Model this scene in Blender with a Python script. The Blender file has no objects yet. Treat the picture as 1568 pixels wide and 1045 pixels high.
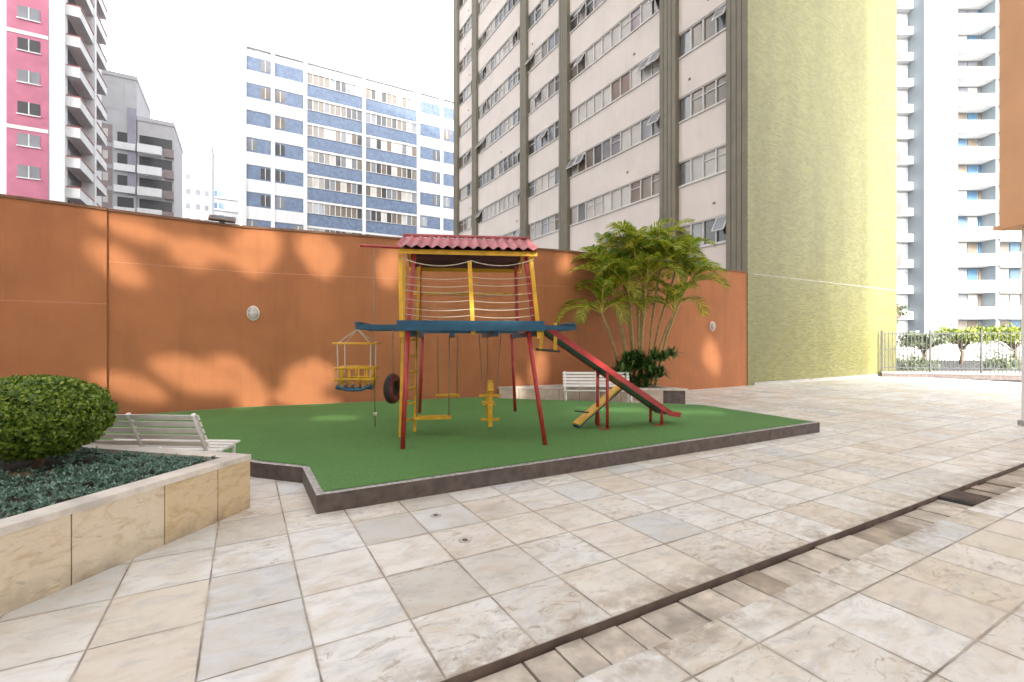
import bpy, math, random
import numpy as np
from mathutils import Vector, Matrix
random.seed(7); rng=np.random.default_rng(7)
F=725.0; H=1.55
U=(0.870,0.493); V=(-0.493,0.870)
# ------------------------------------------------------------ materials
def new(name):
    m=bpy.data.materials.new(name); m.use_nodes=True
    nt=m.node_tree; b=nt.nodes['Principled BSDF']; return m,nt,b
def N(nt,t,**k):
    n=nt.nodes.new(t)
    for a,v in k.items(): setattr(n,a,v)
    return n
def c4(c): return (c[0],c[1],c[2],1)
def mixc(nt,fac,a,b,mode='MIX'):
    n=N(nt,'ShaderNodeMix',data_type='RGBA',blend_type=mode)
    for s,v in ((0,fac),(6,a),(7,b)):
        if hasattr(v,'links') : nt.links.new(v,n.inputs[s])
        elif s==0: n.inputs[0].default_value=v
        else: n.inputs[s].default_value=c4(v)
    return n.outputs[2]
def math_(nt,op,a,b=None,c=None):
    n=N(nt,'ShaderNodeMath',operation=op)
    for i,v in enumerate((a,b,c)):
        if v is None: continue
        if hasattr(v,'links'): nt.links.new(v,n.inputs[i])
        else: n.inputs[i].default_value=v
    return n.outputs[0]
def pos(nt): return N(nt,'ShaderNodeNewGeometry').outputs['Position']
def noise(nt,vec,scale,detail=4,rough=.55,dist=0):
    n=N(nt,'ShaderNodeTexNoise'); n.inputs['Scale'].default_value=scale
    n.inputs['Detail'].default_value=detail; n.inputs['Roughness'].default_value=rough
    n.inputs['Distortion'].default_value=dist
    nt.links.new(vec,n.inputs['Vector']); return n.outputs['Fac']
def ramp(nt,fac,stops):
    r=N(nt,'ShaderNodeValToRGB'); e=r.color_ramp.elements
    while len(e)<len(stops): e.new(.5)
    for i,(p,c) in enumerate(stops):
        e[i].position=p; e[i].color=c4(c) if not isinstance(c,(int,float)) else (c,c,c,1)
    nt.links.new(fac,r.inputs[0]); return r.outputs[0]
def bump(nt,b,h,dist=.01,st=1):
    n=N(nt,'ShaderNodeBump'); n.inputs['Distance'].default_value=dist; n.inputs['Strength'].default_value=st
    nt.links.new(h,n.inputs['Height']); nt.links.new(n.outputs[0],b.inputs['Normal'])
def mat(name,col,rough=.6,var=.12,scale=3,bm=0,bs=60,stain=0,metal=0):
    m,nt,b=new(name); p=pos(nt)
    lo=[x*(1-var) for x in col]; hi=[min(1,x*(1+var)) for x in col]
    f=ramp(nt,noise(nt,p,scale,3),[(.3,0.0),(.7,1.0)])
    c=mixc(nt,f,lo,hi)
    if stain:
        mp=N(nt,'ShaderNodeMapping'); mp.inputs['Scale'].default_value=(2.5,2.5,.25); nt.links.new(p,mp.inputs[0])
        s=ramp(nt,noise(nt,mp.outputs[0],1.4,5,.65),[(.5,0.0),(.75,1.0)])
        c=mixc(nt,math_(nt,'MULTIPLY',s,stain),c,[x*.45 for x in col])
    nt.links.new(c,b.inputs['Base Color']); b.inputs['Roughness'].default_value=rough
    b.inputs['Metallic'].default_value=metal
    if bm: bump(nt,b,noise(nt,p,bs,3),bm)
    return m
def leafmat(name,stops,trans=.35,rough=.45):
    m,nt,b=new(name)
    g=N(nt,'ShaderNodeNewGeometry')
    c=ramp(nt,g.outputs['Random Per Island'],stops)
    nt.links.new(c,b.inputs['Base Color']); b.inputs['Roughness'].default_value=rough
    t=N(nt,'ShaderNodeBsdfTranslucent'); nt.links.new(c,t.inputs[0])
    x=N(nt,'ShaderNodeMixShader'); x.inputs[0].default_value=trans
    nt.links.new(b.outputs[0],x.inputs[1]); nt.links.new(t.outputs[0],x.inputs[2])
    nt.links.new(x.outputs[0],nt.nodes['Material Output'].inputs[0]); return m
# ------------------------------------------------------------ mesh builder
class B:
    def __init__(s): s.v=[];s.f=[];s.m=[];s.mats=[];s.sm=[]
    def mi(s,m):
        if m not in s.mats: s.mats.append(m)
        return s.mats.index(m)
    def poly(s,pts,m,smooth=False):
        i=len(s.v); s.v+=[tuple(p) for p in pts]; s.f.append(tuple(range(i,i+len(pts)))); s.m.append(s.mi(m)); s.sm.append(smooth)
    def hexa(s,p,m):
        i=len(s.v); s.v+=[tuple(q) for q in p]
        for f in ((0,3,2,1),(4,5,6,7),(0,1,5,4),(1,2,6,5),(2,3,7,6),(3,0,4,7)):
            s.f.append(tuple(i+k for k in f)); s.m.append(s.mi(m)); s.sm.append(False)
    def box(s,a0,a1,b0,b1,z0,z1,m,T=None):
        T=T or (lambda a,b,z:(a,b,z))
        s.hexa([T(a0,b0,z0),T(a1,b0,z0),T(a1,b1,z0),T(a0,b1,z0),T(a0,b0,z1),T(a1,b0,z1),T(a1,b1,z1),T(a0,b1,z1)],m)
    def beam(s,p,q,w,h,m,up=(0,0,1)):
        p=Vector(p);q=Vector(q);d=(q-p).normalized();u=Vector(up)
        x=d.cross(u)
        if x.length<1e-3: x=d.cross(Vector((0,1,0)))
        x.normalize(); y=x.cross(d).normalized()
        x*=w/2;y*=h/2
        s.hexa([p-x-y,p+x-y,q+x-y,q-x-y,p-x+y,p+x+y,q+x+y,q-x+y],m)
    def tube(s,pts,r,m,n=8,cap=True):
        pts=[Vector(p) for p in pts]
        rs=r if isinstance(r,(list,tuple)) else [r]*len(pts)
        base=len(s.v); px=None
        for k,p in enumerate(pts):
            d=(pts[min(k+1,len(pts)-1)]-pts[max(k-1,0)]).normalized()
            if px is None: px=d.orthogonal().normalized()
            x=(px-d*px.dot(d)).normalized(); px=x; y=d.cross(x)
            for j in range(n):
                a=2*math.pi*j/n; s.v.append(tuple(p+(x*math.cos(a)+y*math.sin(a))*rs[k]))
        mi=s.mi(m)
        for k in range(len(pts)-1):
            for j in range(n):
                s.f.append((base+k*n+j,base+k*n+(j+1)%n,base+(k+1)*n+(j+1)%n,base+(k+1)*n+j)); s.m.append(mi); s.sm.append(True)
        if cap:
            s.f.append(tuple(base+j for j in range(n))[::-1]); s.m.append(mi); s.sm.append(False)
            e=base+(len(pts)-1)*n; s.f.append(tuple(e+j for j in range(n))); s.m.append(mi); s.sm.append(False)
    def done(s,name,parent=None,bevel=0):
        me=bpy.data.meshes.new(name); me.from_pydata(s.v,[],s.f)
        for m in s.mats: me.materials.append(m)
        me.polygons.foreach_set('material_index',s.m); me.polygons.foreach_set('use_smooth',s.sm); me.update()
        o=bpy.data.objects.new(name,me); bpy.context.collection.objects.link(o)
        if parent: o.parent=parent; o.matrix_parent_inverse=parent.matrix_world.inverted()
        if bevel:
            b=o.modifiers.new('bevel','BEVEL'); b.width=bevel; b.segments=2; b.limit_method='ANGLE'
        return o
def empty(name,loc=(0,0,0)):
    e=bpy.data.objects.new(name,None); e.location=loc; e.empty_display_size=.3
    bpy.context.collection.objects.link(e); bpy.context.view_layer.update(); return e
def prism(b,poly,z0,z1,mside,mtop):
    n=len(poly)
    b.poly([(x,y,z1) for x,y in poly],mtop)
    for i in range(n):
        p=poly[i];q=poly[(i+1)%n]; b.poly([(p[0],p[1],z0),(q[0],q[1],z0),(q[0],q[1],z1),(p[0],p[1],z1)],mside)
def inset(poly,d):
    out=[];n=len(poly)
    for i in range(n):
        p0=Vector(poly[i-1]);p=Vector(poly[i]);p1=Vector(poly[(i+1)%n])
        a=(p-p0).normalized();c=(p1-p).normalized()
        na=Vector((-a.y,a.x));nc=Vector((-c.y,c.x)); m=(na+nc)
        m=m/ max(.35,m.dot(na)) if m.length>1e-6 else na
        out.append(tuple(p+m*d))
    return out
def leaves(name,C,S,m,parent=None,elong=1.8,nrm=None,jit=1.0):
    n=len(C); a=rng.normal(size=(n,3))
    if nrm is not None:
        nn=nrm+jit*a*.6; nn/=np.linalg.norm(nn,axis=1,keepdims=True)
        t=np.cross(nn,rng.normal(size=(n,3)))
    else:
        nn=a/np.linalg.norm(a,axis=1,keepdims=True); t=np.cross(nn,rng.normal(size=(n,3)))
    t/=np.linalg.norm(t,axis=1,keepdims=True); s=np.cross(nn,t)
    S=S[:,None]
    v=np.stack([C-t*S*elong*.5,C+s*S*.5,C+t*S*elong*.5,C-s*S*.5],1).reshape(-1,3)
    me=bpy.data.meshes.new(name); f=np.arange(4*n).reshape(n,4)
    me.from_pydata(v.tolist(),[],f.tolist()); me.materials.append(m)
    o=bpy.data.objects.new(name,me); bpy.context.collection.objects.link(o)
    if parent: o.parent=parent; o.matrix_parent_inverse=parent.matrix_world.inverted()
    return o
# ------------------------------------------------------------ palette
M_white=mat('white_paint',(.80,.79,.76),.45,.06,6,.002,40)
M_orange=mat('orange_stucco',(.41,.160,.065),.9,.10,1.2,.006,90,stain=.25)
M_orange_d=mat('orange_coping',(.20,.10,.06),.8,.25,3)
M_orange_l=mat('orange_joint',(.48,.22,.11),.8,.1,3)
M_red=mat('red_paint',(.40,.035,.035),.35,.2,9)
M_yel=mat('yellow_paint',(.72,.40,.02),.4,.18,9)
M_blue=mat('blue_paint',(.008,.080,.15),.4,.2,9)
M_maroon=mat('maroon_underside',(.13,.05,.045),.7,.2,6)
M_roof=mat('pink_corrugated',(.42,.12,.13),.6,.3,4)
M_rope=mat('rope',(.6,.55,.45),.9,.1,30)
M_chain=mat('chain',(.25,.2,.15),.5,.2,30)
M_rub=mat('tyre_rubber',(.03,.02,.02),.7,.3,20)
M_tred=mat('tyre_red',(.12,.015,.02),.5,.2,9)
M_gran=mat('dark_granite',(.11,.085,.075),.6,.35,10)
M_granl=mat('pale_granite',(.40,.38,.36),.6,.45,22)
M_soil=mat('soil',(.05,.045,.03),.95,.4,12,.02,20)
M_iron=mat('iron',(.05,.05,.05),.5,.2,20)
M_bark=mat('bark',(.16,.11,.07),.9,.3,15,.01,40)
M_asph=mat('asphalt',(.07,.07,.07),.9,.2,3)
M_conc=mat('concrete',(.42,.40,.37),.85,.15,2)
TW,TH=.5,.545
def N_sep(nt,col,k=1):
    s=N(nt,'ShaderNodeSeparateColor'); nt.links.new(col,s.inputs[0]); return s.outputs[k]
def floor_mat():
    m,nt,b=new('stone_tiles')
    tc=N(nt,'ShaderNodeTexCoord').outputs['Object']
    sx=N(nt,'ShaderNodeSeparateXYZ'); nt.links.new(tc,sx.inputs[0])
    a=math_(nt,'DIVIDE',math_(nt,'ADD',sx.outputs[0],.19),TW); c=math_(nt,'DIVIDE',math_(nt,'ADD',sx.outputs[1],-2.04),TH)
    fa=math_(nt,'FLOOR',a); fc=math_(nt,'FLOOR',c)
    cb=N(nt,'ShaderNodeCombineXYZ'); nt.links.new(fa,cb.inputs[0]); nt.links.new(fc,cb.inputs[1])
    wn=N(nt,'ShaderNodeTexWhiteNoise',noise_dimensions='3D'); nt.links.new(cb.outputs[0],wn.inputs[0])
    col=ramp(nt,wn.outputs['Value'],[(0,(.76,.72,.65)),(.2,(.79,.78,.75)),(.36,(.63,.64,.64)),(.5,(.77,.72,.64)),(.64,(.81,.80,.78)),(.8,(.72,.65,.57)),(.92,(.70,.63,.51)),(1,(.53,.55,.57))])
    sc=N(nt,'ShaderNodeVectorMath',operation='SCALE'); nt.links.new(wn.outputs['Color'],sc.inputs[0]); sc.inputs['Scale'].default_value=30
    ad=N(nt,'ShaderNodeVectorMath',operation='ADD'); nt.links.new(tc,ad.inputs[0]); nt.links.new(sc.outputs[0],ad.inputs[1])
    mp=N(nt,'ShaderNodeMapping'); mp.inputs['Scale'].default_value=(1,2.0,1); mp.inputs['Rotation'].default_value=(0,0,.5); nt.links.new(ad.outputs[0],mp.inputs[0])
    v=noise(nt,mp.outputs[0],2.0,6,.62,1.2)
    col=mixc(nt,ramp(nt,v,[(.46,0.0),(.75,.8)]),col,(.58,.48,.35))
    v2=noise(nt,mp.outputs[0],3.6,6,.7,.8)
    col=mixc(nt,ramp(nt,v2,[(.50,0.0),(.74,.7)]),col,(.44,.44,.44))
    v4=noise(nt,mp.outputs[0],4,6,.78,2.0)
    few=ramp(nt,N_sep(nt,wn.outputs['Color']),[(.45,0.0),(.65,1.0)])
    col=mixc(nt,math_(nt,'MULTIPLY',ramp(nt,v4,[(.54,0.0),(.64,.8)]),few),col,(.38,.30,.21))
    v3=noise(nt,tc,.8,5,.65)
    col=mixc(nt,ramp(nt,v3,[(.48,0.0),(.78,.6)]),col,(.46,.40,.32))
    v5=noise(nt,tc,16,4,.7)
    col=mixc(nt,ramp(nt,v5,[(.60,0.0),(.72,.35)]),col,(.40,.36,.31))
    dd=math_(nt,'ABSOLUTE',math_(nt,'SUBTRACT',sx.outputs[1],1.90))
    st=math_(nt,'MULTIPLY',ramp(nt,dd,[(.14,1.0),(.42,0.0)]),ramp(nt,noise(nt,tc,5,5,.7),[(.42,0.0),(.6,.85)]))
    col=mixc(nt,st,col,(.30,.23,.17))
    def edge(x): return math_(nt,'ABSOLUTE',math_(nt,'SUBTRACT',math_(nt,'FRACT',x),.5))
    e=math_(nt,'MAXIMUM',edge(a),edge(c))
    wob=math_(nt,'MULTIPLY',math_(nt,'SUBTRACT',noise(nt,tc,9,3),.5),.016)
    e=math_(nt,'ADD',e,wob)
    g=ramp(nt,e,[(.486,0.0),(.494,1.0)])
    gm=math_(nt,'MULTIPLY',ramp(nt,e,[(.44,0.0),(.49,.6)]),ramp(nt,noise(nt,tc,4,4,.7),[(.45,0.0),(.65,1.0)]))
    col=mixc(nt,gm,col,(.42,.34,.25))
    gd=mixc(nt,ramp(nt,noise(nt,tc,2.5,3),[(.35,0.0),(.65,1.0)]),(.52,.46,.38),(.20,.16,.13))
    col=mixc(nt,g,col,gd)
    nt.links.new(col,b.inputs['Base Color'])
    r=ramp(nt,v2,[(.2,.42),(.8,.7)]); nt.links.new(r,b.inputs['Roughness'])
    h=math_(nt,'SUBTRACT',math_(nt,'MULTIPLY',v,.3),g); bump(nt,b,h,.006,.7)
    return m
M_floor=floor_mat()
def turf_mat():
    m,nt,b=new('artificial_turf'); p=pos(nt)
    c=mixc(nt,ramp(nt,noise(nt,p,100,2,.8),[(.35,0.0),(.65,1.0)]),(.060,.19,.040),(.20,.42,.11))
    c=mixc(nt,ramp(nt,noise(nt,p,1.1,4),[(.35,0.0),(.7,.6)]),c,(.11,.31,.075))
    c=mixc(nt,ramp(nt,noise(nt,p,.35,3),[(.45,0.0),(.7,.4)]),c,(.065,.18,.045))
    nt.links.new(c,b.inputs['Base Color']); b.inputs['Roughness'].default_value=.85
    bump(nt,b,noise(nt,p,140,2,.8),.02); return m
M_turf=turf_mat()
def mosaic(name,col,dx,dy,lo,hi):
    m,nt,b=new(name); p=pos(nt)
    s=N(nt,'ShaderNodeSeparateXYZ'); nt.links.new(p,s.inputs[0])
    u=math_(nt,'ADD',math_(nt,'MULTIPLY',s.outputs[0],dx),math_(nt,'MULTIPLY',s.outputs[1],dy))
    cb=N(nt,'ShaderNodeCombineXYZ'); nt.links.new(u,cb.inputs[0]); nt.links.new(s.outputs[2],cb.inputs[1])
    br=N(nt,'ShaderNodeTexBrick'); nt.links.new(cb.outputs[0],br.inputs[0])
    br.offset=.5; br.inputs['Scale'].default_value=1; br.inputs['Brick Width'].default_value=.22; br.inputs['Row Height'].default_value=.075
    br.inputs['Mortar Size'].default_value=.008
    br.inputs['Color1'].default_value=c4([x*lo for x in col]); br.inputs['Color2'].default_value=c4([x*hi for x in col]); br.inputs['Mortar'].default_value=c4([x*1.25 for x in col])
    c=br.outputs[0]
    mp=N(nt,'ShaderNodeMapping'); mp.inputs['Scale'].default_value=(.5,.5,.12); nt.links.new(p,mp.inputs[0])
    c=mixc(nt,ramp(nt,noise(nt,mp.outputs[0],1.5,5,.6),[(.4,0.0),(.7,.6)]),c,[x*.70 for x in col])
    c=mixc(nt,ramp(nt,noise(nt,cb.outputs[0],2.5,5,.8),[(.45,0.0),(.7,.35)]),c,(.30,.29,.17))
    nt.links.new(c,b.inputs['Base Color']); b.inputs['Roughness'].default_value=.38
    bump(nt,b,br.outputs['Fac'],-.004); return m
M_green=mosaic('olive_mosaic',(.215,.205,.070),U[0],U[1],.80,1.2)
M_pil=mat('olive_brown_pilaster',(.20,.18,.13),.6,.1,2,.002,40,stain=.2)
M_pan=mat('cream_panel',(.77,.70,.64),.75,.05,.8,stain=.10)
M_frame=mat('window_frame',(.66,.65,.62),.4,.08,5)
def glass(name,col,rough=.12):
    m,nt,b=new(name); p=pos(nt)
    c=mixc(nt,noise(nt,p,.7,2),[x*.6 for x in col],[x*1.3 for x in col]); nt.links.new(c,b.inputs['Base Color'])
    b.inputs['Roughness'].default_value=rough; b.inputs['Specular IOR Level'].default_value=.8; return m
G_dark=glass('glass_dark',(.06,.06,.065)); G_cur=glass('curtain_glass',(.55,.52,.48),.4); G_gry=glass('glass_grey',(.22,.23,.25)); G_blu=glass('glass_blue',(.08,.16,.25)); G_brn=glass('glass_brown',(.20,.165,.13))
GL=[G_dark,G_cur,G_gry,G_cur,G_brn,G_cur,G_gry]
# ------------------------------------------------------------ ground
def uv(u,v,z): return (u*U[0]+v*V[0],u*U[1]+v*V[1],z)
b=B(); b.poly([(-400,-300,-.09),(400,-300,-.09),(400,600,-.09),(-400,600,-.09)],M_asph); b.done('ground')
b=B(); v0,v1=2.04,1.74; dz=-.06
b.poly([(-14,v0,0),(26,v0,0),(26,11.3,0),(-14,11.3,0)],M_floor)
b.poly([(-14,-14,0),(26,-14,0),(26,v1,0),(-14,v1,0)],M_floor)
m_chn=mat('channel_stone',(.38,.31,.24),.6,.4,3.2,.01,18,stain=.6)
m_chl=mat('channel_stone_pale',(.56,.49,.41),.6,.35,4.2,.01,18,stain=.7)
md=mat('channel_side',(.15,.11,.09),.8,.4,6)
b.poly([(-14,v1,dz),(26,v1,dz),(26,v0,dz),(-14,v0,dz)],md)
b.poly([(-14,v0,dz),(26,v0,dz),(26,v0,0),(-14,v0,0)],md)
b.poly([(-14,v1,dz),(26,v1,dz),(26,v1,0),(-14,v1,0)],md)
x=-3.0
while x<22:
    L=random.uniform(.16,.40)
    if not 6.0<x<6.4:
        h=dz+random.uniform(.012,.026); j=random.uniform(-.008,.008)
        b.box(x,x+L-.014,v1+.035,v0-.012+j,dz-.01,h,random.choice([m_chn,m_chl,m_chl]))
    x+=L
pav=b.done('patio_pavement'); pav.rotation_euler[2]=math.atan2(U[1],U[0])
b=B()
b.box(6.1,6.5,v1+.004,v0-.004,-.04,-.006,M_iron,uv)
for i in range(9):
    a=6.13+i*.042; b.box(a,a+.02,v1+.01,v0-.01,-.006,.004,md,uv)
b.done('drain_grate')
m_cap=mat('drain_cap_metal',(.50,.47,.42),.5,.3,30)
for px,py in ((667,790),(712,828)):
    d=F*H/(py-524); X=(px-784)/F*d; b=B(); b.tube([(X,d,-.01),(X,d,.005)],.05,m_cap,20); b.tube([(X,d,.003),(X,d,.008)],.022,md,16); b.done('floor_drain_cap')
b=B(); b.box(19,60,21.6,24.5,-.09,.06,M_conc); b.done('sidewalk')
# ------------------------------------------------------------ turf platform
G=[(-1.76,4.26),(5.29,8.14),(4.23,10.4),(-.95,11.85),(-5.75,10.05),(-8.3,8.15),(-7.2,6.6),(-4.0,6.0),(-2.94,5.42),(-2.3,5.2)]
b=B(); prism(b,G,-.01,.17,M_gran,M_granl); b.done('granite_kerb')
b=B(); b.poly([(x,y,.176) for x,y in inset(G,.07)],M_turf); b.done('artificial_grass')
# ------------------------------------------------------------ orange wall
W=[(-13.0,5.0),(-8.62,8.08),(-7.58,8.86),(-5.8,10.16),(1.53,12.9),(8.6,16.97)]
e=empty('orange_boundary_wall',(-2,11,0))
b=B(); c=B()
for i in range(len(W)-1):
    p=Vector(W[i]);q=Vector(W[i+1]);d=(q-p).normalized();n=Vector((d.y,-d.x))
    L=(q-p).length
    def T(a,o,z,p=p,d=d,n=n): r=p+d*a+n*o; return (r.x,r.y,z)
    off=.05 if i<2 else 0
    b.box(0,L,-.2,off,-.05,4.0,M_orange,T)
    c.box(-.0,L,-.24,off+.03,4.0,4.05,M_orange_d,T)
    zz=2.25 if i<2 else 3.05
    if i<4: c.box(0,L,off,off+.006,zz,zz+.018,M_orange_l,T)
b.done('wall_body',e); c.done('coping',e)
def wallhit(px):
    r=(px-784)/F
    for i in range(len(W)-1):
        (x0,y0),(x1,y1)=W[i],W[i+1]
        den=(x1-x0)-r*(y1-y0)
        t=(r*y0-x0)/den
        if 0<=t<=1: return x0+t*(x1-x0),y0+t*(y1-y0),Vector((y1-y0,-(x1-x0))).normalized()
def wallpt(px,py):
    x,y,n=wallhit(px); return Vector((x,y,H+(524-py)*y/F)),n
for px,py in ((388,480),(1090,500)):
    P,n=wallpt(px,py); e=empty('wall_lamp',P); d=Vector((-n.y,n.x)) 
    def T(a,o,z): return (P.x+d.x*a+n.x*o,P.y+d.y*a+n.y*o,P.z+z)
    b=B(); k=24
    for (s0,o0,s1,o1) in ((1,.0,1,.035),(1,.035,.85,.05)):
        for j in range(k):
            t0=2*math.pi*j/k;t1=2*math.pi*(j+1)/k
            b.poly([T(.12*s0*math.cos(t0),o0,.16*s0*math.sin(t0)),T(.12*s0*math.cos(t1),o0,.16*s0*math.sin(t1)),T(.12*s1*math.cos(t1),o1,.16*s1*math.sin(t1)),T(.12*s1*math.cos(t0),o1,.16*s1*math.sin(t0))],M_white,True)
    b.done('base_ring',e)
    b=B(); R=5
    for r in range(R):
        f0=math.cos(r/R*math.pi/2);f1=math.cos((r+1)/R*math.pi/2);h0=math.sin(r/R*math.pi/2);h1=math.sin((r+1)/R*math.pi/2)
        for j in range(k):
            t0=2*math.pi*j/k;t1=2*math.pi*(j+1)/k
            b.poly([T(.09*f0*math.cos(t0),.05+.06*h0,.13*f0*math.sin(t0)),T(.09*f0*math.cos(t1),.05+.06*h0,.13*f0*math.sin(t1)),T(.09*f1*math.cos(t1),.05+.06*h1,.13*f1*math.sin(t1)),T(.09*f1*math.cos(t0),.05+.06*h1,.13*f1*math.sin(t0))],G_cur,True)
    b.done('lens',e)
    b=B(); b.tube([T(0,.115,-.14),T(0,.122,0),T(0,.115,.14)],.006,M_white,5); b.tube([T(-.1,.08,0),T(0,.122,0),T(.1,.08,0)],.006,M_white,5); b.done('guard',e)
P,n=wallpt(340,350); e=empty('flood_light',P); b=B()
d=Vector((-n.y,n.x))
def T(a,o,z): return (P.x+d.x*a+n.x*o,P.y+d.y*a+n.y*o,4.06+z)
m_fl=mat('floodlight_housing',(.30,.22,.17),.6,.2,8)
b.box(-.24,.24,-.10,.13,.03,.11,m_fl,T); b.box(-.05,.05,-.05,.05,-.02,.03,M_iron,T); b.box(-.2,.2,.13,.135,.04,.10,G_gry,T); b.done('housing',e)
# ------------------------------------------------------------ facade helper
def frame(o,a,n):
    return lambda s,t,z:(o[0]+a[0]*s+n[0]*t,o[1]+a[1]*s+n[1]*t,z)
nU=(-U[0],-U[1]); nV=(-V[0],-V[1])
C0=(8.66,17.0)
e=empty('apartment_tower',(12,26,0))
Tf=frame(C0,V,nU)
b=B()
b.box(0,27,-10.9,0,-.05,36,M_pan,Tf)
b.done('tower_body',e)
b=B(); Ts=frame(C0,U,nV)
b.box(-.36,10.9,.0,.03,-.05,36,M_green,Ts); b.done('mosaic_wall',e)
b=B(); b.box(0,10.9,.03,.034,3.98,4.005,M_conc,Ts); b.box(0,10.92,.03,.05,-.01,.1,M_conc,Ts); b.done('mosaic_joint',e)
b=B()
for s0,s1 in ((0.004,.87),(3.22,4.1),(10.8,11.6),(15.2,15.95),(22.6,23.4),(26.3,27.1)):
    n=4
    w=(s1-s0)/n
    for k in range(n): b.box(s0+k*w+.012,s0+(k+1)*w-.012,0,.34,0,36,M_pil,Tf)
    b.box(s0+.006,s1-.006,0,.30,0,36,M_pil,Tf)
b.done('pilasters',e)
fb=B();gb=B()
bays=((.87,3.22,4),(4.1,10.8,10),(11.6,15.2,5),(15.95,22.6,10),(23.4,26.3,4))
for s0,s1,n in bays:
    for k in range(13):
        zs=2.67*k+2.67; zt=zs+1.02
        fb.box(s0,s1,0,.14,zt,zs+2.67,M_pan,Tf)
        fb.box(s0+.02,s1-.02,.14,.2,zs-.06,zs-.001,M_frame,Tf)
        w=(s1-s0)/n; last=random.choice(GL)
        for j in range(n):
            a=s0+j*w; g=last if random.random()<.35 else random.choice(GL); last=g
            op=random.random()
            sh=.30 if (n>5 and j in(0,1,n-1,n-2)) else .06
            gb.box(a+.03,a+w-.03,.0,.04,zs+.04,zt-.04,g,Tf)
            fb.box(a-.025,a+.025,.0,.11,zs,zt,M_frame,Tf)
            if random.random()<.4: fb.box(a+.025,a+w-.025,.0,.08,zs+.66,zs+.70,M_frame,Tf)
            if op<sh:
                z1=zt-.05;z0=zs+.42
                P8=[Tf(a+.05,.1,z1),Tf(a+w-.05,.1,z1),Tf(a+w-.05,.42,z0),Tf(a+.05,.42,z0)]
                gb.poly(P8,G_gry)
                for q in range(4): fb.beam(P8[q],P8[(q+1)%4],.04,.04,M_frame)
        fb.box(s0,s1,.0,.11,zt-.05,zt,M_frame,Tf); fb.box(s0,s1,.0,.11,zs,zs+.05,M_frame,Tf)
        if random.random()<.35:
            a=random.uniform(s0+.5,s1-.3); fb.box(a,a+.10,.14,.17,zt+.5,zt+.58,M_pil,Tf)
fb.done('facade_panels_and_frames',e); gb.done('window_glass',e)
# blue-and-white office block
M_bt=mat('blue_tile',(.135,.185,.28),.5,.25,2.5); M_wp=mat('white_render',(.72,.72,.72),.7,.06,.5,stain=.15)
e=empty('blue_white_building',(-20,60,0)); O=(-29.4,52); Tb=frame(O,U,nV)
b=B(); b.box(0,36,-14,0,0,34.6,M_wp,Tb); b.box(-.1,36.1,-14.1,.25,34.0,34.9,M_wp,Tb); b.done('block',e)
b=B();g=B()
cols=[0,2.8,6.15,12.8,19.7,22.9,25.9,32.3,36]
for cx in cols: b.box(cx-.2,cx+.2,0,.3,0,34,M_wp,Tb)
for i in range(len(cols)-1):
    a0,a1=cols[i]+.2,cols[i+1]-.2; wide=(a1-a0)>5
    for k in range(11):
        z=31.6-3.0*k
        if wide:
            b.box(a0,a1,0,.12,z-1.45,z-.05,M_bt,Tb)
            n=10; w=(a1-a0)/n
            for j in range(n):
                g.box(a0+j*w+.04,a0+(j+1)*w-.04,0,.05,z,z+1.25,random.choice([G_brn,G_gry,G_cur,G_brn,G_dark]),Tb)
                b.box(a0+j*w-.035,a0+j*w+.035,0,.1,z,z+1.25,M_wp,Tb)
            b.box(a0,a1,0,.16,z+1.25,z+1.5,M_wp,Tb); b.box(a0,a1,0,.2,z-.05,z,M_wp,Tb)
        else:
            b.box(a0,a1,0,.12,z-.1,z+1.45,M_bt,Tb)
            b.box(a0,a1,0,.16,z-1.5,z-.1,M_wp,Tb)
            if random.random()<.75:
                s=random.choice([a0+.1,a1-1.0]); g.box(s,s+.9,.12,.15,z+.1,z+1.3,random.choice([G_dark,G_brn,G_gry,G_dark]),Tb); b.box(s+.42,s+.48,.15,.18,z+.1,z+1.3,M_wp,Tb)
b.done('bands',e); g.done('windows',e)
# pink building
M_pink=mat('pink_render',(.43,.14,.21),.7,.1,1); M_redl=mat('red_trim',(.30,.10,.10),.6,.1,2)
e=empty('pink_apartment_building',(-42,45,0)); O=(-37.8,40)
Tp=frame(O,nU,nV); Tq=frame(O,V,U)
b=B(); b.box(0,22,-12,0,0,60,M_wp,Tp); b.box(1.0,3.5,0,.06,0,60,M_pink,Tp); b.box(4.2,8,0,.06,0,60,M_pink,Tp); b.done('block',e)
b=B();g=B()
for k in range(20):
    z=2+2.6*k
    for s in (1.5,5.2): 
        g.box(s,s+1.35,.06,.09,z,z+1.0,random.choice([G_dark,G_gry,G_gry]),Tp); b.box(s-.06,s+1.41,.06,.16,z-.08,z,M_wp,Tp)
        b.box(s+.64,s+.70,.09,.12,z,z+1,M_wp,Tp)
    if k%3==0: b.box(1.0,3.5,.06,.1,z+1.3,z+1.6,M_wp,Tp)
    g.box(.8,9.6,0,.04,z-.1,z+1.4,G_dark,Tq)
    b.box(.4,4.6,0,.9,z-1.1,z-.25,M_wp,Tq); b.box(5.2,9.6,0,.9,z-1.1,z-.25,M_wp,Tq); b.box(.4,9.6,0,.95,z-.25,z-.12,M_redl,Tq)
b.box(4.6,5.2,0,1.0,0,60,M_wp,Tq)
b.done('balconies',e); g.done('windows',e)
M_gb=mat('grey_render',(.42,.41,.42),.8,.06,1); M_br=mat('taupe_render',(.27,.22,.22),.8,.1,1); M_lil=mat('lilac_render',(.30,.28,.33),.8,.1,1)
M_pale=mat('pale_render',(.52,.53,.54),.8,.06,.5,stain=.2)
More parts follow.
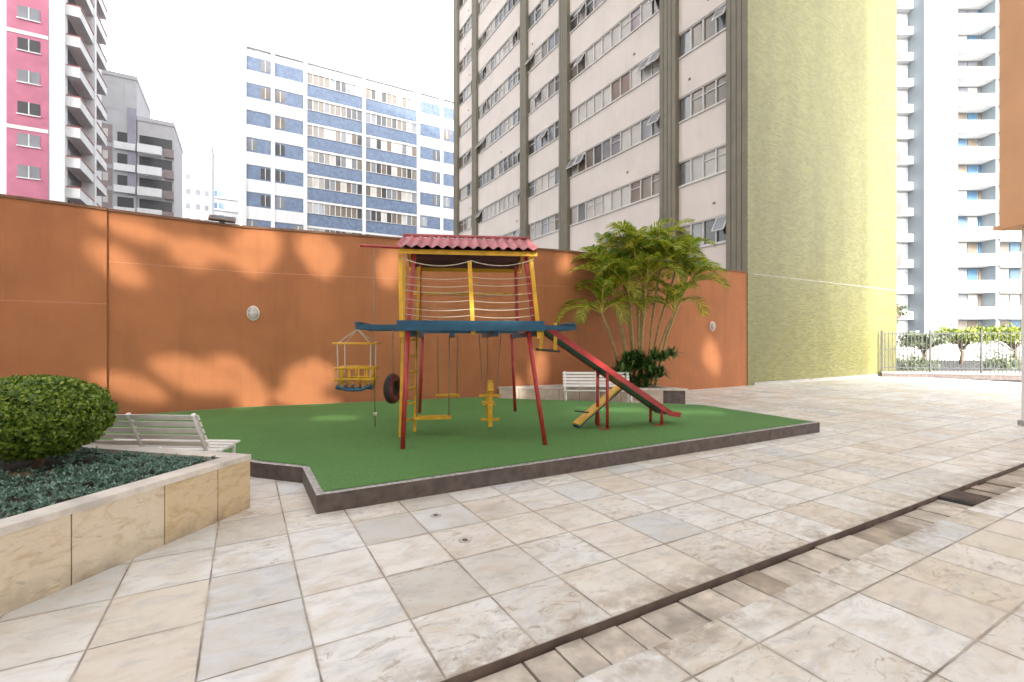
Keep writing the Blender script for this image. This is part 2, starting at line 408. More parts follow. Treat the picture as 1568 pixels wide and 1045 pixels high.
def block(name,o,L1,z1,m,fh,spec,D=10):
    e=empty(name,(o[0],o[1],0)); T=frame(o,U,nV); Tr=frame((o[0]+U[0]*L1,o[1]+U[1]*L1),V,U)
    b=B(); b.box(0,L1,-D,0,0,z1,m,T); b.box(-.05,L1+.05,-D-.05,.1,z1,z1+.5,m,T); b.done('block',e)
    b=B();g=B(); spec(b,g,T,Tr); b.done('bands',e); g.done('windows',e); return e
def s1(b,g,T,Tr):
    b.box(3.0,3.88,0,.12,20,31,M_lil,T); b.box(.2,2.6,.0,.03,30.5,34.2,M_gb,T)
    for k in range(12):
        z=2+2.7*k
        if z>28: continue
        b.box(.3,1.5,0,.05,z,z+2.2,M_br,T)
        g.box(.6,1.1,.05,.08,z+.6,z+1.6,G_cur,T); g.box(2.0,3.6,0,.04,z+.2,z+1.5,G_dark,T); b.box(1.7,3.8,0,.4,z-.7,z+.15,M_wp,T)
block('grey_brown_building',(-50.9,58),3.9,34.6,M_gb,2.7,s1)
def s2(b,g,T,Tr):
    for k in range(11):
        z=2+2.7*k
        if z>26.5: continue
        g.box(.2,3.6,0,.04,z+.2,z+1.5,G_dark,T); b.box(.1,2.6,0,.9,z-.9,z+.15,M_wp,T); b.box(2.8,3.8,0,.4,z-.9,z+.15,M_br,T)
block('brown_balcony_building',(-47.4,59.9),3.8,29.6,M_gb,2.7,s2)
def s3(b,g,T,Tr):
    for k in range(14):
        z=2+2.8*k
        for s in (.6,2.0,3.6,5.0): g.box(s,s+.7,0,.04,z,z+1.1,G_gry,T); b.box(s-.1,s+.8,0,.12,z-.12,z,M_pale,T)
block('pale_apartment_building',(-64.4,90),6.2,40.5,M_pale,2.8,s3)
def s4(b,g,T,Tr):
    for k in range(13):
        z=2+2.8*k
        for s in (.3,1.6,2.9,4.1): g.box(s,s+1.0,0,.04,z,z+1.3,G_blu if s<2 else G_gry,T)
        b.box(0,5.4,0,.3,z-.5,z-.1,M_pale,T)
block('distant_building',(-70,110),5.6,38,M_gb,2.8,s4)
# right hand tower
M_bg=mat('blue_grey_render',(.235,.275,.30),.75,.04,.4)
e=empty('balcony_tower',(46,52,0)); b=B();g=B()
b.box(41.8,45.2,48,62,0,60,M_bg); b.box(40.3,41.8,50,62,0,60,M_pale); b.box(45.2,60,49.5,62,0,60,M_bg)
b.done('block',e); b=B()
for k in range(21):
    z=1.2+2.7*k
    b.box(45.2,49.2,47.9,49.5,z,z+1.2,M_wp); b.box(49.2,58,47.2,49.5,z,z+1.2,M_wp)
    for j in range(8): g.box(45.4+j*1.1,46.35+j*1.1,49.42,49.5,z+1.3,z+2.6,random.choice([G_blu,G_gry,G_brn,G_cur]))
    b.box(49.0,49.4,47.95,49.5,z+1.25,z+2.7,M_bg)
    b.box(40.0,41.8,49.3,50,z,z+.8,M_wp)
    if k%2: b.box(40.0,40.5,49.24,49.3,z+.1,z+1.4,M_redl)
    g.box(40.4,41.7,49.92,50,z+1,z+2.4,G_gry)
b.done('balconies',e); g.done('windows',e)
M_tan=mat('orange_tan_render',(.66,.36,.19),.8,.06,1,.004,80)
e=empty('porch_building',(11,6,0)); b=B(); b.box(9.26,16,2.0,9.0,3.75,12,M_tan); b.box(9.2,16,1.95,9.06,3.68,3.75,M_tan); b.done('upper_volume',e)
b=B(); b.box(9.46,9.8,8.5,8.8,0,3.68,M_white); b.box(9.43,9.83,8.46,8.84,0,.1,M_granl); b.done('column',e,.01)
# wall added behind the camera, pierced so sun patches land on wall and turf
el=math.radians(26); hx=-.05; hy=math.sqrt(1-hx*hx)
Ld=Vector((hx*math.cos(el),hy*math.cos(el),-math.sin(el)))
YP=-3.5
holes=[]
def hole(P,w,h,rect=False):
    t=(P.y-YP)/Ld.y; Q=P-Ld*t
    if rect: holes.append((Q.x-w/2,Q.x+w/2,Q.z-h/2,Q.z+h/2)); return
    n=7; sh=random.uniform(-.25,.25)*h; bend=random.uniform(-.12,.12)*h
    for k in range(n):
        x=-1+2*(k+.5)/n; hh=h*.5*(1-abs(x)**2.6*.75)*random.uniform(.85,1.1); c=Q.z+sh*x+bend*x*x
        holes.append((Q.x+(x-1/n)*w/2,Q.x+(x+1/n)*w/2,c-hh,c+hh))
for px,py,w,h in ((392,384,62,78),(488,390,58,62),(318,384,90,30),(290,398,44,26),(597,412,36,56),(206,352,80,30),(182,406,54,46),(866,402,26,30),(202,592,70,38),(300,576,90,52),(352,556,44,24),(383,603,48,76),(475,580,68,54),(470,612,90,32),(1090,545,34,50),(825,565,26,54),(790,600,20,44)):
    P,n=wallpt(px,py); hole(P,w*P.y/F,h*P.y/F*1.05)
for X,Y,w in ((1.9,9.6,1.6),(3.6,9.3,1.0),(-3.2,8.6,.8),(-.6,10.2,1.1)):
    hole(Vector((X,Y,.17)),w,.28,True)
xs=sorted(set([-48,17.0]+[v for h in holes for v in h[:2]]))
b=B(); M_rear=mat('cream_render',(.80,.77,.73),.8,.05,1)
for i in range(len(xs)-1):
    cx=(xs[i]+xs[i+1])/2; iv=sorted((h[2],h[3]) for h in holes if h[0]<cx<h[1]); z=0
    for a0,a1 in iv:
        if a0>z: b.box(xs[i],xs[i+1],YP-.02,YP,z,a0,M_rear)
        z=max(z,a1)
    b.box(xs[i],xs[i+1],YP-.02,YP,z,62,M_rear)
b.done('pierced_sun_blocker')  # added out-of-view sheet that blocks the sun except through its openings
# ------------------------------------------------------------ left planter
def stone_mat():
    m,nt,b=new('sandstone_cladding'); p=pos(nt)
    mp=N(nt,'ShaderNodeMapping'); mp.inputs['Scale'].default_value=(1,.6,1.6); mp.inputs['Rotation'].default_value=(.5,.2,0); nt.links.new(p,mp.inputs[0])
    g=N(nt,'ShaderNodeNewGeometry')
    c=ramp(nt,g.outputs['Random Per Island'],[(0,(.68,.56,.38)),(.35,(.72,.60,.42)),(.65,(.64,.48,.28)),(1,(.72,.63,.50))])
    c=mixc(nt,ramp(nt,noise(nt,mp.outputs[0],4,6,.65,2),[(.5,0.0),(.72,.8)]),c,(.46,.30,.13))
    c=mixc(nt,ramp(nt,noise(nt,mp.outputs[0],9,6,.7,1),[(.56,0.0),(.7,.6)]),c,(.30,.26,.2))
    s=N(nt,'ShaderNodeSeparateXYZ'); nt.links.new(p,s.inputs[0])
    gr=math_(nt,'MULTIPLY',ramp(nt,s.outputs[2],[(.0,1.0),(.16,0.0)]),ramp(nt,noise(nt,p,6,4),[(.35,.1),(.65,.7)]))
    c=mixc(nt,gr,c,(.22,.17,.12))
    nt.links.new(c,b.inputs['Base Color']); b.inputs['Roughness'].default_value=.55
    bump(nt,b,noise(nt,p,30,4),.006); return m
M_sand=stone_mat(); M_cap=mat('pale_stone_cap',(.66,.60,.53),.5,.2,5,.002,40,stain=.3)
PA=(-2.44,4.43); PB=(-3.12,1.75)
PL=[PB,PA,(-4.4,4.93),(-7.5,5.6),(-7.5,1.75)]
e=empty('stone_planter',(-4,3.6,0))
b=B(); prism(b,inset(PL,.03),0,.44,M_gran,M_soil)
out=PL; inn=inset(PL,.17)
for i in range(len(PL)):
    j=(i+1)%len(PL)
    b.hexa([(*out[i],.455),(*out[j],.455),(*inn[j],.455),(*inn[i],.455),(*out[i],.50),(*out[j],.50),(*inn[j],.50),(*inn[i],.50)],M_cap)
b.done('cap_and_core',e)
b=B(); p=Vector(PA);q=Vector(PB);d=(q-p).normalized();n=Vector((-d.y,d.x)); 
if n.x<0: n=-n
Tn=frame(PA,d,n)
s=0
for L in (.36,.48,.62,.55,.7):
    b.box(s+.004,s+L-.004,-.03,-.008,0,.453,M_sand,Tn); s+=L
d2=(Vector(PL[2])-p).normalized(); n2=Vector((-d2.y,d2.x)); n2=n2 if n2.y>0 else -n2
Tm=frame(PA,d2,n2); b.box(0.01,2,-.03,-.01,0,.453,M_sand,Tm)
b.done('cladding',e)
ins=inset(PL,.19)
def inside(x,y,poly):
    r=False;n=len(poly);j=n-1
    for i in range(n):
        if (poly[i][1]>y)!=(poly[j][1]>y) and x<(poly[j][0]-poly[i][0])*(y-poly[i][1])/(poly[j][1]-poly[i][1])+poly[i][0]: r=not r
        j=i
    return r
lf=B(); M_gc=leafmat('ground_cover_leaf',[(0,(.07,.14,.10)),(.5,(.15,.26,.19)),(.85,(.24,.37,.29)),(1,(.35,.48,.39))],.25,.55); lf.mats=[M_gc]
cnt=0
while cnt<4200:
    x=random.uniform(-5.6,-2.5);y=random.uniform(1.9,5.3)
    if not inside(x,y,ins) or (x+4.13)**2+(y-4.1)**2<.05: continue
    cnt+=1; z=.445+.018*(math.sin(x*11)*math.cos(y*9)+1)+random.uniform(0,.02); a0=random.random()*6
    for k in range(7):
        az=a0+k*.9+random.uniform(-.2,.2); el_=random.uniform(.35,1.1); L=random.uniform(.025,.05)
        d=Vector((math.cos(az)*math.cos(el_),math.sin(az)*math.cos(el_),math.sin(el_))); s=Vector((-math.sin(az),math.cos(az),0))*.008
        p=Vector((x,y,z)); m1=p+d*L*.6; tp=p+d*L
        i0=len(lf.v); lf.v+=[tuple(p),tuple(m1-s),tuple(tp),tuple(m1+s)]; lf.f.append((i0,i0+1,i0+2,i0+3)); lf.m.append(0); lf.sm.append(False)
lf.done('ground_cover_plants')
b=B()
for i in range(30):
    x=-4.15+random.gauss(0,.3);y=3.78+random.gauss(0,.12); r=random.uniform(.02,.05)
    b.tube([(x,y,.44),(x+.01,y,.44+r),(x,y+.01,.44+1.6*r)],[r,r*1.05,r*.3],M_bark,7)
b.done('bark_chips')
e=empty('ball_shrub',(-4.15,4.12,.45)); b=B(); cx,cy,cz=-4.13,4.12,.905; rx,rz=.51,.345
b.tube([(cx,cy,.43),(cx+.02,cy,.6),(cx,cy,.8)],[.05,.04,.04],M_bark,9)
for i in range(8):
    a=i*.8; b.tube([(cx,cy,.52),(cx+.12*math.cos(a),cy+.12*math.sin(a),.62),(cx+.28*math.cos(a),cy+.28*math.sin(a),.78)],[.025,.02,.012],M_bark,6)
b.done('trunk',e)
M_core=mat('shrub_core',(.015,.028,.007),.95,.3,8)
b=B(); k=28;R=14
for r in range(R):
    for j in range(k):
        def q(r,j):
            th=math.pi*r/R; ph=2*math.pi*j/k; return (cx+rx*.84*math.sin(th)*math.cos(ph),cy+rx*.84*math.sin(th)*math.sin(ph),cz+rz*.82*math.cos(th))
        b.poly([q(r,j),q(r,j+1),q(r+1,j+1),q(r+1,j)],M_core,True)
b.done('inner_ellipsoid',e)  # smooth dark ellipsoid filling the inside of the leaf shell
n=30000; d=rng.normal(size=(n,3)); d/=np.linalg.norm(d,axis=1,keepdims=True)
lump=1+.03*np.sin(d[:,0]*14+1)*np.cos(d[:,1]*12)+.035*np.sin(d[:,2]*17+d[:,0]*9)
rad=lump*rng.uniform(.85,1.03,n)
C=np.stack([cx+d[:,0]*rx*rad,cy+d[:,1]*rx*rad,cz+d[:,2]*rz*rad],1)
M_box=leafmat('shrub_leaf',[(0,(.055,.11,.014)),(.5,(.15,.25,.026)),(.85,(.30,.41,.05)),(1,(.48,.56,.10))],.35)
leaves('leaves',C,rng.uniform(.018,.032,n),M_box,e,1.5,d,1.3)
# ------------------------------------------------------------ benches
def bench(loc,ang,L=1.6):
    e=empty('park_bench',loc); ca,sa=math.cos(ang),math.sin(ang)
    def T(a,bb,z): return (loc[0]+a*ca-bb*sa,loc[1]+a*sa+bb*ca,loc[2]+z)
    b=B()
    for i in range(5): y=-.42+i*.095; z=.40-.012*i; b.box(-L/2,L/2,y,y+.07,z,z+.025,M_white,T)
    b.done('seat',e,.004)
    b=B()
    for i in range(5):
        z=.46+i*.074; y=.07+.035*i
        b.hexa([T(-L/2,y,z),T(L/2,y,z),T(L/2,y+.022,z),T(-L/2,y+.022,z),T(-L/2,y+.028,z+.055),T(L/2,y+.028,z+.055),T(L/2,y+.05,z+.055),T(-L/2,y+.05,z+.055)],M_white)
    b.done('backrest',e,.004)
    for k,x in enumerate((-L/2+.05,0,L/2-.05)):
        b=B()
        b.tube([T(x,-.40,0),T(x,-.36,.2),T(x,-.38,.38),T(x,-.1,.37),T(x,.06,.39),T(x,.13,.56),T(x,.25,.82)],.022,M_white,8)
        b.tube([T(x,.22,0),T(x,.10,.2),T(x,.03,.38)],.022,M_white,8)
        b.tube([T(x,-.36,.2),T(x,.10,.2)],.014,M_white,6)
        b.done('leg_%d'%(k+1),e)
bench((-3.90,5.08,0),math.pi-.07,1.5)
bench((2.05,11.45,0),-.06,1.62)
# ------------------------------------------------------------ palm planter
e=empty('palm_planter',(2.8,12.3,0)); PP=[(-.35,12.1),(4.3,11.55),(3.0,13.6),(1.53,12.8)]
b=B(); prism(b,inset(PP,.03),0,.36,M_gran,M_soil); inn=inset(PP,.16)
m_ps=mat('planter_stone',(.55,.47,.38),.6,.2,4,.004,30)
for i in range(4):
    j=(i+1)%4
    b.hexa([(*PP[i],.36),(*PP[j],.36),(*inn[j],.36),(*inn[i],.36),(*PP[i],.41),(*PP[j],.41),(*inn[j],.41),(*inn[i],.41)],M_cap)
p=Vector(PP[0]);q=Vector(PP[1]);d=(q-p).normalized();Tn=frame(PP[0],d,(d.y,-d.x)); 
for k in range(9): b.box(k*.51+.02,k*.51+.52,-.02,-.008,0,.355,m_ps if k<8 else M_gran,Tn)
b.done('planter_walls',e)
e=empty('areca_palm',(3.35,12.7,.36)); st=B(); lf=B()
M_stem=mat('palm_stem',(.40,.31,.14),.7,.25,9); M_rach=mat('palm_rachis',(.55,.48,.09),.5,.2,9)
M_pl=leafmat('palm_leaf',[(0,(.08,.17,.015)),(.4,(.20,.32,.03)),(.75,(.44,.48,.04)),(1,(.75,.60,.06))],.5,.4)
heads=[(2.72,12.6,2.75),(3.0,12.9,3.45),(3.25,12.5,3.85),(3.62,12.9,3.9),(3.9,12.5,3.5),(4.4,12.7,3.45),(4.25,12.4,2.35),(2.35,12.4,2.3),(3.5,12.3,3.1),(3.05,12.4,2.9),(2.6,12.8,3.3),(4.1,12.9,3.85),(4.6,12.5,3.0)]
def frond(p1,az,el0,Lf,droop,scale=1.0):
    dirh=Vector((math.cos(az),math.sin(az)*.8,0)); p=p1.copy(); ang=el0; pts=[p.copy()]; n=14
    for k in range(n):
        ang-=droop/n*(.35+1.3*k/n); p=p+(dirh*math.cos(ang)+Vector((0,0,math.sin(ang))))*(Lf/n); pts.append(p.copy())
    st.tube(pts,[.015*(1-.75*k/n) for k in range(n+1)],M_rach,5,False)
    side=Vector((-dirh.y,dirh.x,0)).normalized(); m=34
    for k in range(m):
        t=(.2+.79*k/m)*n; i=min(int(t),n-1); q=pts[i].lerp(pts[i+1],t-i); tg=(pts[i+1]-pts[i]).normalized(); up=side.cross(tg)
        if up.z<0: up=-up
        ll=(.38*math.sin(math.pi*(.2+.72*k/m))+.05)*scale
        for sd in (-1,1):
            dd=(side*sd*.75+tg*.7+up*random.uniform(.15,.5)).normalized()
            m1=q+dd*ll*.5; tip=q+dd*ll+Vector((0,0,-.28*ll)); wv=tg*.018
            i0=len(lf.v); lf.v+=[tuple(q-wv*.4),tuple(m1-wv),tuple(tip),tuple(m1+wv),tuple(q+wv*.4)]
            lf.f.append((i0,i0+1,i0+2,i0+3,i0+4)); lf.m.append(0); lf.sm.append(False)
for hd in heads:
    bx=3.35+(hd[0]-3.35)*.35+random.uniform(-.1,.1); by=12.65+random.uniform(-.2,.2)
    p0=Vector((bx,by,.36)); p1=Vector(hd); mid=(p0+p1)/2+Vector(((p0.x-p1.x)*.12,0,0.05))
    st.tube([p0,p0.lerp(mid,.5),mid,mid.lerp(p1,.6)+Vector((0,0,.03)),p1],[.045,.036,.032,.034,.02],M_stem,8)
    nf=random.randint(8,10); a0=random.random()*6
    for f in range(nf):
        frond(p1,a0+f*2.399,random.uniform(.5,1.35) if f>1 else 1.45,random.uniform(1.15,1.7),random.uniform(1.5,2.5))
lf.mats=[M_pl]; st.done('stems',e); lf.done('fronds',e)
e=empty('planter_shrub',(3.4,12.2,.36)); lf=B(); lf.mats=[leafmat('dark_leaf',[(0,(.025,.065,.012)),(.6,(.06,.15,.03)),(1,(.15,.27,.06))],.25,.35)]
for c in range(42):
    cx=3.35+max(-.85,min(.85,random.gauss(0,.42)));cy=12.2+random.gauss(0,.15);cz=random.uniform(.4,1.2)
    for k in range(34):
        az=random.random()*6.28; el0=random.uniform(.1,1.3); d=Vector((math.cos(az)*math.cos(el0),math.sin(az)*math.cos(el0),math.sin(el0))); L=random.uniform(.25,.5)
        s=d.cross(Vector((0,0,1))).normalized()*.025; p=Vector((cx,cy,cz)); m1=p+d*L*.55; tp=p+d*L+Vector((0,0,-.35*L))
        i0=len(lf.v); lf.v+=[tuple(p-s*.5),tuple(m1-s),tuple(tp),tuple(m1+s),tuple(p+s*.5)]; lf.f.append((i0,i0+1,i0+2,i0+3,i0+4)); lf.m.append(0); lf.sm.append(False)
lf.done('leaves',e)
# ------------------------------------------------------------ playground
PO=(-1.41,6.1); PW=(.992,.123); PBk=(-.123,.992)
def P3(a,bb,z): return (PO[0]+a*PW[0]+bb*PBk[0],PO[1]+a*PW[1]+bb*PBk[1],z)
e=empty('playground_tower',P3(.9,1,0)); g0=.17
b=B()
for p,q in (((0,0,g0),(0.04,.3,1.74)),((1.87,0,g0),(1.68,.3,1.74)),((0,3.1,g0),(.06,3.1,1.7)),((1.87,3.1,g0),(1.8,3.1,1.7))):
    b.tube([P3(*p),P3(*q)],.032,M_red,10)
for p,q in (((0.04,.36,1.72),(.12,.42,2.82)),((1.78,.36,1.72),(1.66,.42,2.82)),((.08,1.65,1.72),(.12,1.6,2.82)),((1.72,1.65,1.72),(1.68,1.6,2.82))):
    b.beam(P3(*p),P3(*q),.05,.05,M_red,PBk+(0,))
b.tube([P3(-.70,.9,2.96),P3(.1,.9,2.93)],.02,M_red,8)
b.done('red_legs_and_posts',e)
b=B()
b.beam(P3(-.04,.28,1.62),P3(-.06,.3,2.72),.055,.04,M_yel,PBk+(0,)); b.beam(P3(1.84,.28,1.60),P3(1.72,.3,2.74),.055,.04,M_yel,PBk+(0,))
b.beam(P3(.92,.27,1.66),P3(.87,.27,2.66),.055,.04,M_yel,PBk+(0,))
b.beam(P3(.12,1.72,1.75),P3(.1,1.72,2.75),.05,.04,M_yel,PBk+(0,))
b.beam(P3(-.08,.22,2.76),P3(1.80,.22,2.76),.03,.06,M_yel); b.beam(P3(-.08,1.78,2.76),P3(1.80,1.78,2.76),.03,.06,M_yel)
for a in (-.03,1.75):
    b.beam(P3(a,.2,2.77),P3(a,1,3.06),.03,.06,M_yel); b.beam(P3(a,1,3.06),P3(a,1.8,2.77),.03,.06,M_yel)
b.beam(P3(0,1.66,2.35),P3(1.8,1.66,2.35),.03,.05,M_yel)
b.done('yellow_posts_and_fascia',e)
b=B(); n=96
for s0,s1,z0,z1 in ((.10,1.0,2.81,3.13),(1.0,1.9,3.13,2.81)):
    for k in range(n):
        A=-.09+1.9*k/n; A2=-.09+1.9*(k+1)/n; w=lambda x: .018*math.sin(x*2*math.pi/.135)
        b.poly([P3(A,s0,z0+w(A)),P3(A2,s0,z0+w(A2)),P3(A2,s1,z1+w(A2)),P3(A,s1,z1+w(A))],M_roof,True)
o=b.done('corrugated_roof',e)
b=B(); 
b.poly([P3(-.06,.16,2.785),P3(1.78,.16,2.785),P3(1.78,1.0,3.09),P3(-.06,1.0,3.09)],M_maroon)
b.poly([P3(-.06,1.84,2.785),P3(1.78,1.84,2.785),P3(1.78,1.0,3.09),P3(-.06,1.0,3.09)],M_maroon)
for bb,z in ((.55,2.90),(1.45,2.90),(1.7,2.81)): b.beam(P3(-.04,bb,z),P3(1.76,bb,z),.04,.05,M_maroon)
b.tube([P3(-.1,1,3.15),P3(1.83,1,3.15)],.025,M_roof,8)
b.done('roof_underside',e)
b=B()
for k in range(10): 
    y=.26+k*.155; b.box(-.08,1.88,y,y+.14,1.80,1.83,M_blue,P3)
b.box(-.1,1.9,.20,.245,1.70,1.84,M_blue,P3)
for bb in (.55,.95,1.5): b.box(-.70,2.45,bb,bb+.10,1.725,1.795,M_blue,P3)
b.box(-.70,-.62,.5,1.65,1.80,1.83,M_blue,P3)
b.box(2.3,2.42,.5,1.65,1.80,1.83,M_blue,P3)
for a in (.02,.6,1.2,1.8): b.box(a,a+.07,.3,3.16,1.63,1.71,M_blue,P3)
b.box(-.05,1.92,3.06,3.15,1.72,1.79,M_blue,P3)
b.done('platform',e,.004)
b=B()
R=[(-.12,.82),(.06,1.18)]
for a,bb in R: b.beam(P3(a,bb,g0),P3(a+.06,bb+.1,2.72),.04,.06,M_yel,PBk+(0,))
for k in range(7):
    z=.38+.24*k; f=(z-g0)/2.55
    b.tube([P3(R[0][0]+.06*f,R[0][1]+.1*f,z),P3(R[1][0]+.06*f,R[1][1]+.1*f,z)],.018,M_yel,7)
b.done('ladder',e)
b=B()
def sag(p,q,s,n=14,r=.0055,m=M_rope):
    p=Vector(p);q=Vector(q); b.tube([p.lerp(q,k/n)-Vector((0,0,s*4*(k/n)*(1-k/n))) for k in range(n+1)],r,m,4,False)
for z in (1.93,2.03,2.14,2.25,2.36,2.46):
    j=random.uniform(-.02,.02)
    sag(P3(-.04,.3,z+j),P3(.89,.27,z+j-.02),.035); sag(P3(.89,.27,z-.02),P3(1.78,.3,z-j),.035)
    if z in (1.93,2.14,2.36):
        sag(P3(.1,1.68,z),P3(1.72,1.68,z),.05)
        sag(P3(0,.35,z),P3(.08,1.65,z),.04)
sag(P3(-.04,.25,2.68),P3(.89,.25,2.66),.09,r=.008); sag(P3(.89,.25,2.66),P3(1.76,.25,2.70),.08,r=.008)
b.done('rope_net',e)
b=B(); b.tube([P3(-.50,.9,2.93),P3(-.51,.9,1.6),P3(-.49,.92,.3)],.009,M_chain,6); b.tube([P3(-.49,.92,.52),P3(-.49,.92,.47)],.03,M_rope,8)
b.done('climbing_rope',e)
b=B()
def swing(a,bb,z,w,m=M_yel,zt=1.66,th=.03):
    for s in (-w/2,w/2): b.tube([P3(a+s,bb,zt),P3(a+s*.96,bb,z)],.009,M_chain,5)
    b.box(a-w/2-.03,a+w/2+.03,bb-.09,bb+.09,z-th,z,m,P3)
swing(.55,2.1,.64,.34); swing(.34,1.1,.42,.50,th=.04)
b.done('swing_seats',e)
b=B(); a,bb=1.22,1.4
for da,db in ((-.17,-.25),(.17,-.25),(0,.25)): b.tube([P3(a+da,bb+db,1.66),P3(a+da*.6,bb+db,.72 if db<0 else .5)],.009,M_chain,5)
b.box(a-.04,a+.04,bb-.30,bb+.3,.50,.54,M_yel,P3); b.box(a-.03,a+.03,bb-.33,bb-.27,.24,.92,M_yel,P3)
b.hexa([P3(a-.05,bb-.42,.80),P3(a+.05,bb-.42,.80),P3(a+.05,bb-.22,.76),P3(a-.05,bb-.22,.76),P3(a-.04,bb-.36,.92),P3(a+.04,bb-.36,.92),P3(a+.04,bb-.24,.96),P3(a-.04,bb-.24,.96)],M_yel)
b.box(a-.17,a+.17,bb-.31,bb-.28,.70,.74,M_yel,P3); b.box(a-.15,a+.15,bb-.31,bb-.28,.33,.37,M_yel,P3)
b.box(a-.1,a+.1,bb-.1,bb+.25,.54,.57,M_yel,P3)
b.box(a-.03,a+.03,bb+.2,bb+.26,.30,.75,M_yel,P3)
b.done('rocking_horse_swing',e,.006)
b=B(); a,bb=-.75,.95
ap=P3(a,bb,1.74); h=.23
cs=[(-h,-h),(h,-h),(h,h),(-h,h)]
for da,db in cs:
    b.tube([ap,P3(a+da,bb+db,1.53)],.008,M_rope,5); b.tube([P3(a+da,bb+db,1.53),P3(a+da*.95,bb+db*.95,.92)],.009,M_rope,5)
for z,s in ((1.53,1.12),(1.18,1.05),(1.02,1.05)):
    for i in range(4):
        p=cs[i];q=cs[(i+1)%4]
        k=1.1
        b.tube([P3(a+p[0]*s*k,bb+p[1]*s,z),P3(a+q[0]*s*k,bb+q[1]*s,z)],.015,M_yel,7)
for i in range(4):
    p=cs[i];q=cs[(i+1)%4]
    for t in (.12,.36,.64,.88):
        x=p[0]+(q[0]-p[0])*t;y=p[1]+(q[1]-p[1])*t; b.tube([P3(a+x,bb+y,1.19),P3(a+x,bb+y,.92)],.011,M_yel,6)
for k in range(5):
    x=-.2+k*.1; b.tube([P3(a+x-.045,bb-.22,.90-.0),P3(a+x,bb,.86),P3(a+x,bb+.22,.90)],.02,M_blue,6)
b.tube([P3(a-.24,bb-.23,.93),P3(a-.1,bb-.24,.87),P3(a+.1,bb-.24,.87),P3(a+.24,bb-.23,.93)],.02,M_blue,7)
b.done('baby_swing',e)
b=B(); a,bb,zc,R0=-.24,.95,.86,.165; k=28;q=10
axis_ang=.30
for i in range(k):
    for j in range(q):
        def tp(i,j):
            t=2*math.pi*i/k;s=2*math.pi*j/q; r=R0+.06*math.cos(s); o=.07*math.sin(s)
            x=r*math.cos(t); return P3(a+o*math.cos(axis_ang)+x*math.sin(axis_ang),bb+x*math.cos(axis_ang)-o*math.sin(axis_ang),zc+r*math.sin(t))
        b.poly([tp(i,j),tp(i+1,j),tp(i+1,j+1),tp(i,j+1)],M_rub if j in (0,9,4,5,6) else M_tred,True)
b.tube([P3(a,bb,1.72),P3(a,bb,zc+.15)],.009,M_chain,5)
b.done('tyre_swing',e)
S0=Vector((.42,7.25,1.80)); S1=Vector((2.58,8.04,.36)); S2=Vector((2.76,8.1,.33))
dh=Vector((S1.x-S0.x,S1.y-S0.y,0)).normalized(); sd=Vector((-dh.y,dh.x,0))
b=B()
for o in (-.18,.18):
    b.beam(S0+sd*o,S1+sd*o,.025,.085,M_red); b.beam(S1+sd*o,S2+sd*o,.025,.085,M_red)
b.done('slide_rails',e)
b=B(); b.beam(S0-Vector((0,0,.02)),S1-Vector((0,0,.02)),.33,.02,M_blue); b.beam(S1-Vector((0,0,.02)),S2-Vector((0,0,.02)),.33,.02,M_blue); b.done('slide_chute',e)
b=B()
for t in (.48,.93):
    p=S0.lerp(S1,t)
    for o in (-.15,.15):
        b.tube([p+sd*o,Vector((p.x+sd.x*o,p.y+sd.y*o,g0))],.026,M_red,8)
    b.box(p.x-.08,p.x+.08,p.y-.2,p.y-.14,g0,g0+.02,M_red)
b.done('slide_supports',e)
b=B(); 
b.beam(P3(1.98,.8,1.72),P3(1.95,.8,1.42),.05,.03,M_yel,PBk+(0,)); b.beam(P3(2.18,.8,1.84),P3(2.18,.8,1.42),.05,.03,M_yel,PBk+(0,))
b.tube([P3(1.88,.8,1.44),P3(2.25,.8,1.41)],.02,M_iron,7); b.done('side_handles',e)
e=empty('seesaw',(1.45,7.8,.17)); b=B()
q0=Vector((1.02,7.55,.24)); q1=Vector((1.86,8.15,.80))
b.beam(q0,q1,.16,.03,M_yel); b.beam(q0-Vector((0,0,.035)),q1-Vector((0,0,.035)),.13,.04,M_blue); 
b.tube([q0.lerp(q1,.12)+Vector((-.1,.08,.12)),q0.lerp(q1,.12)+Vector((.1,-.08,.12))],.013,M_iron,6)
b.done('plank',e)
b=B(); b.tube([(1.42,7.72,.17),(1.42,7.86,.52)],.025,M_red,8); b.tube([(1.42,8.0,.17),(1.42,7.86,.52)],.025,M_red,8); b.done('stand',e)
# ------------------------------------------------------------ fence, bushes, trees
e=empty('iron_fence',(20,20,0)); p=Vector((16.6,21.3));q=Vector((25.5,18.6)); d=(q-p).normalized(); L=(q-p).length; Tn=frame(p,d,(d.y,-d.x))
b=B(); b.box(0,L,-.1,.1,-.05,.16,M_gran,Tn); b.box(0,L,-.13,.13,.16,.22,M_conc,Tn); b.done('plinth',e)
b=B(); n=int(L/.14)
for i in range(n):
    b.box(i*.14,i*.14+.022,-.011,.011,.22,2.0,M_iron,Tn)
for z in (.4,1.2,1.9): b.box(0,L,-.015,.015,z,z+.035,M_iron,Tn)
for i in range(6): b.box(i*1.8,i*1.8+.06,-.03,.03,.22,2.08,M_iron,Tn)
b.done('bars',e)
M_hl=leafmat('hedge_leaf',[(0,(.08,.13,.03)),(.5,(.20,.26,.05)),(1,(.46,.48,.08))],.35)
M_hd=leafmat('dull_leaf',[(0,(.07,.10,.06)),(.5,(.15,.19,.11)),(1,(.28,.32,.19))],.3)
def clump(name,x,y,z,r,n,m=M_hl):
    d=rng.normal(size=(n,3))*np.array([r,r*.7,r*.55])*.5; C=d+np.array([x,y,z]); C[:,2]=np.maximum(C[:,2],.05)
    leaves(name,C,rng.uniform(.06,.13,n),m)
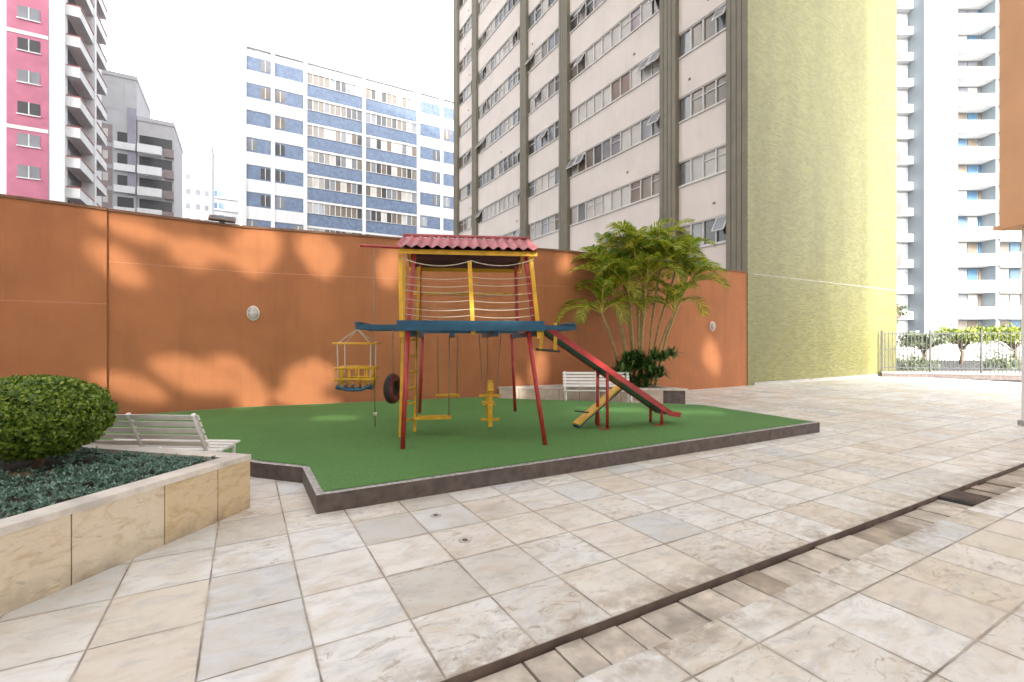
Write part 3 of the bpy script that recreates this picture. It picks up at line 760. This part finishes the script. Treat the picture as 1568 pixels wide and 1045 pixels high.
for x,y,z,r,n in ((19,25,.5,1.0,700),(21.5,25.2,.3,1.0,600),(26.5,25.5,.4,1.1,700)): clump('garden_bush',x,y,z,r,n,M_hd)
def tree(x,y,h,r,nl,m=M_hl,name='street_tree'):
    e=empty(name,(x,y,0)); b=B(); b.tube([(x,y,0),(x+.1,y,h*.3),(x,y,h*.6),(x+.1,y,h*.85)],[.13,.10,.07,.03],M_bark,8)
    cl=[]
    for i in range(18):
        a=random.random()*6.28; rr=r*random.uniform(.3,1.0); z=h*random.uniform(.66,.98); c=(x+rr*math.cos(a),y+rr*math.sin(a),z); cl.append(c)
        b.tube([(x,y,h*random.uniform(.3,.6)),((x+c[0])/2,(y+c[1])/2,z*.85),c],[.05,.035,.015],M_bark,5)
    b.done('trunk',e); cl=np.array(cl); idx=rng.integers(0,len(cl),nl); C=cl[idx]+rng.normal(size=(nl,3))*r*np.array([.2,.2,.08])
    leaves('crown',C,rng.uniform(.08,.17,nl),m,e)
tree(31.3,33,2.5,1.7,2000); tree(35.0,33,2.6,1.9,2000); tree(27.8,32,2.1,1.2,1200,M_hd); tree(27.0,34,4.3,1.0,900,M_hd)
b=B(); b.box(24,70,40,40.4,0,1.6,M_conc)
for i in range(18): b.box(24+i*2.5,24.3+i*2.5,39.9,40.5,0,2.5,M_wp)
b.done('street_wall')
# ------------------------------------------------------------ light
w=bpy.data.worlds.new('World'); bpy.context.scene.world=w; w.use_nodes=True; nt=w.node_tree; bg=nt.nodes['Background']
sk=nt.nodes.new('ShaderNodeTexSky'); sk.sky_type='NISHITA'; sk.sun_disc=False; sk.sun_elevation=el
sx,sy=-Ld.x,-Ld.y
sk.sun_rotation=math.atan2(sx,sy); sk.air_density=1; sk.dust_density=4; sk.ozone_density=1
hs=nt.nodes.new('ShaderNodeHueSaturation'); hs.inputs['Saturation'].default_value=.15; hs.inputs['Value'].default_value=5.3
nt.links.new(sk.outputs[0],hs.inputs['Color']); nt.links.new(hs.outputs[0],bg.inputs[0]); bg.inputs[1].default_value=.15
s=bpy.data.lights.new('sun','SUN'); s.energy=5.0; s.angle=math.radians(1.1); s.color=(1,.92,.80)
so=bpy.data.objects.new('sun',s); bpy.context.collection.objects.link(so); so.rotation_euler=Ld.to_track_quat('-Z','Y').to_euler(); so.location=(0,-20,30)
cam=bpy.data.cameras.new('camera'); co=bpy.data.objects.new('camera',cam); bpy.context.collection.objects.link(co)
co.location=(0,0,H); co.rotation_euler=(math.radians(90),0,0); cam.lens=F/1568*36; cam.sensor_width=36; cam.clip_end=2000; cam.clip_start=.05
cam.shift_y=.001
sc=bpy.context.scene; sc.camera=co; sc.view_settings.view_transform='Standard'; sc.view_settings.look='None'; sc.view_settings.exposure=0
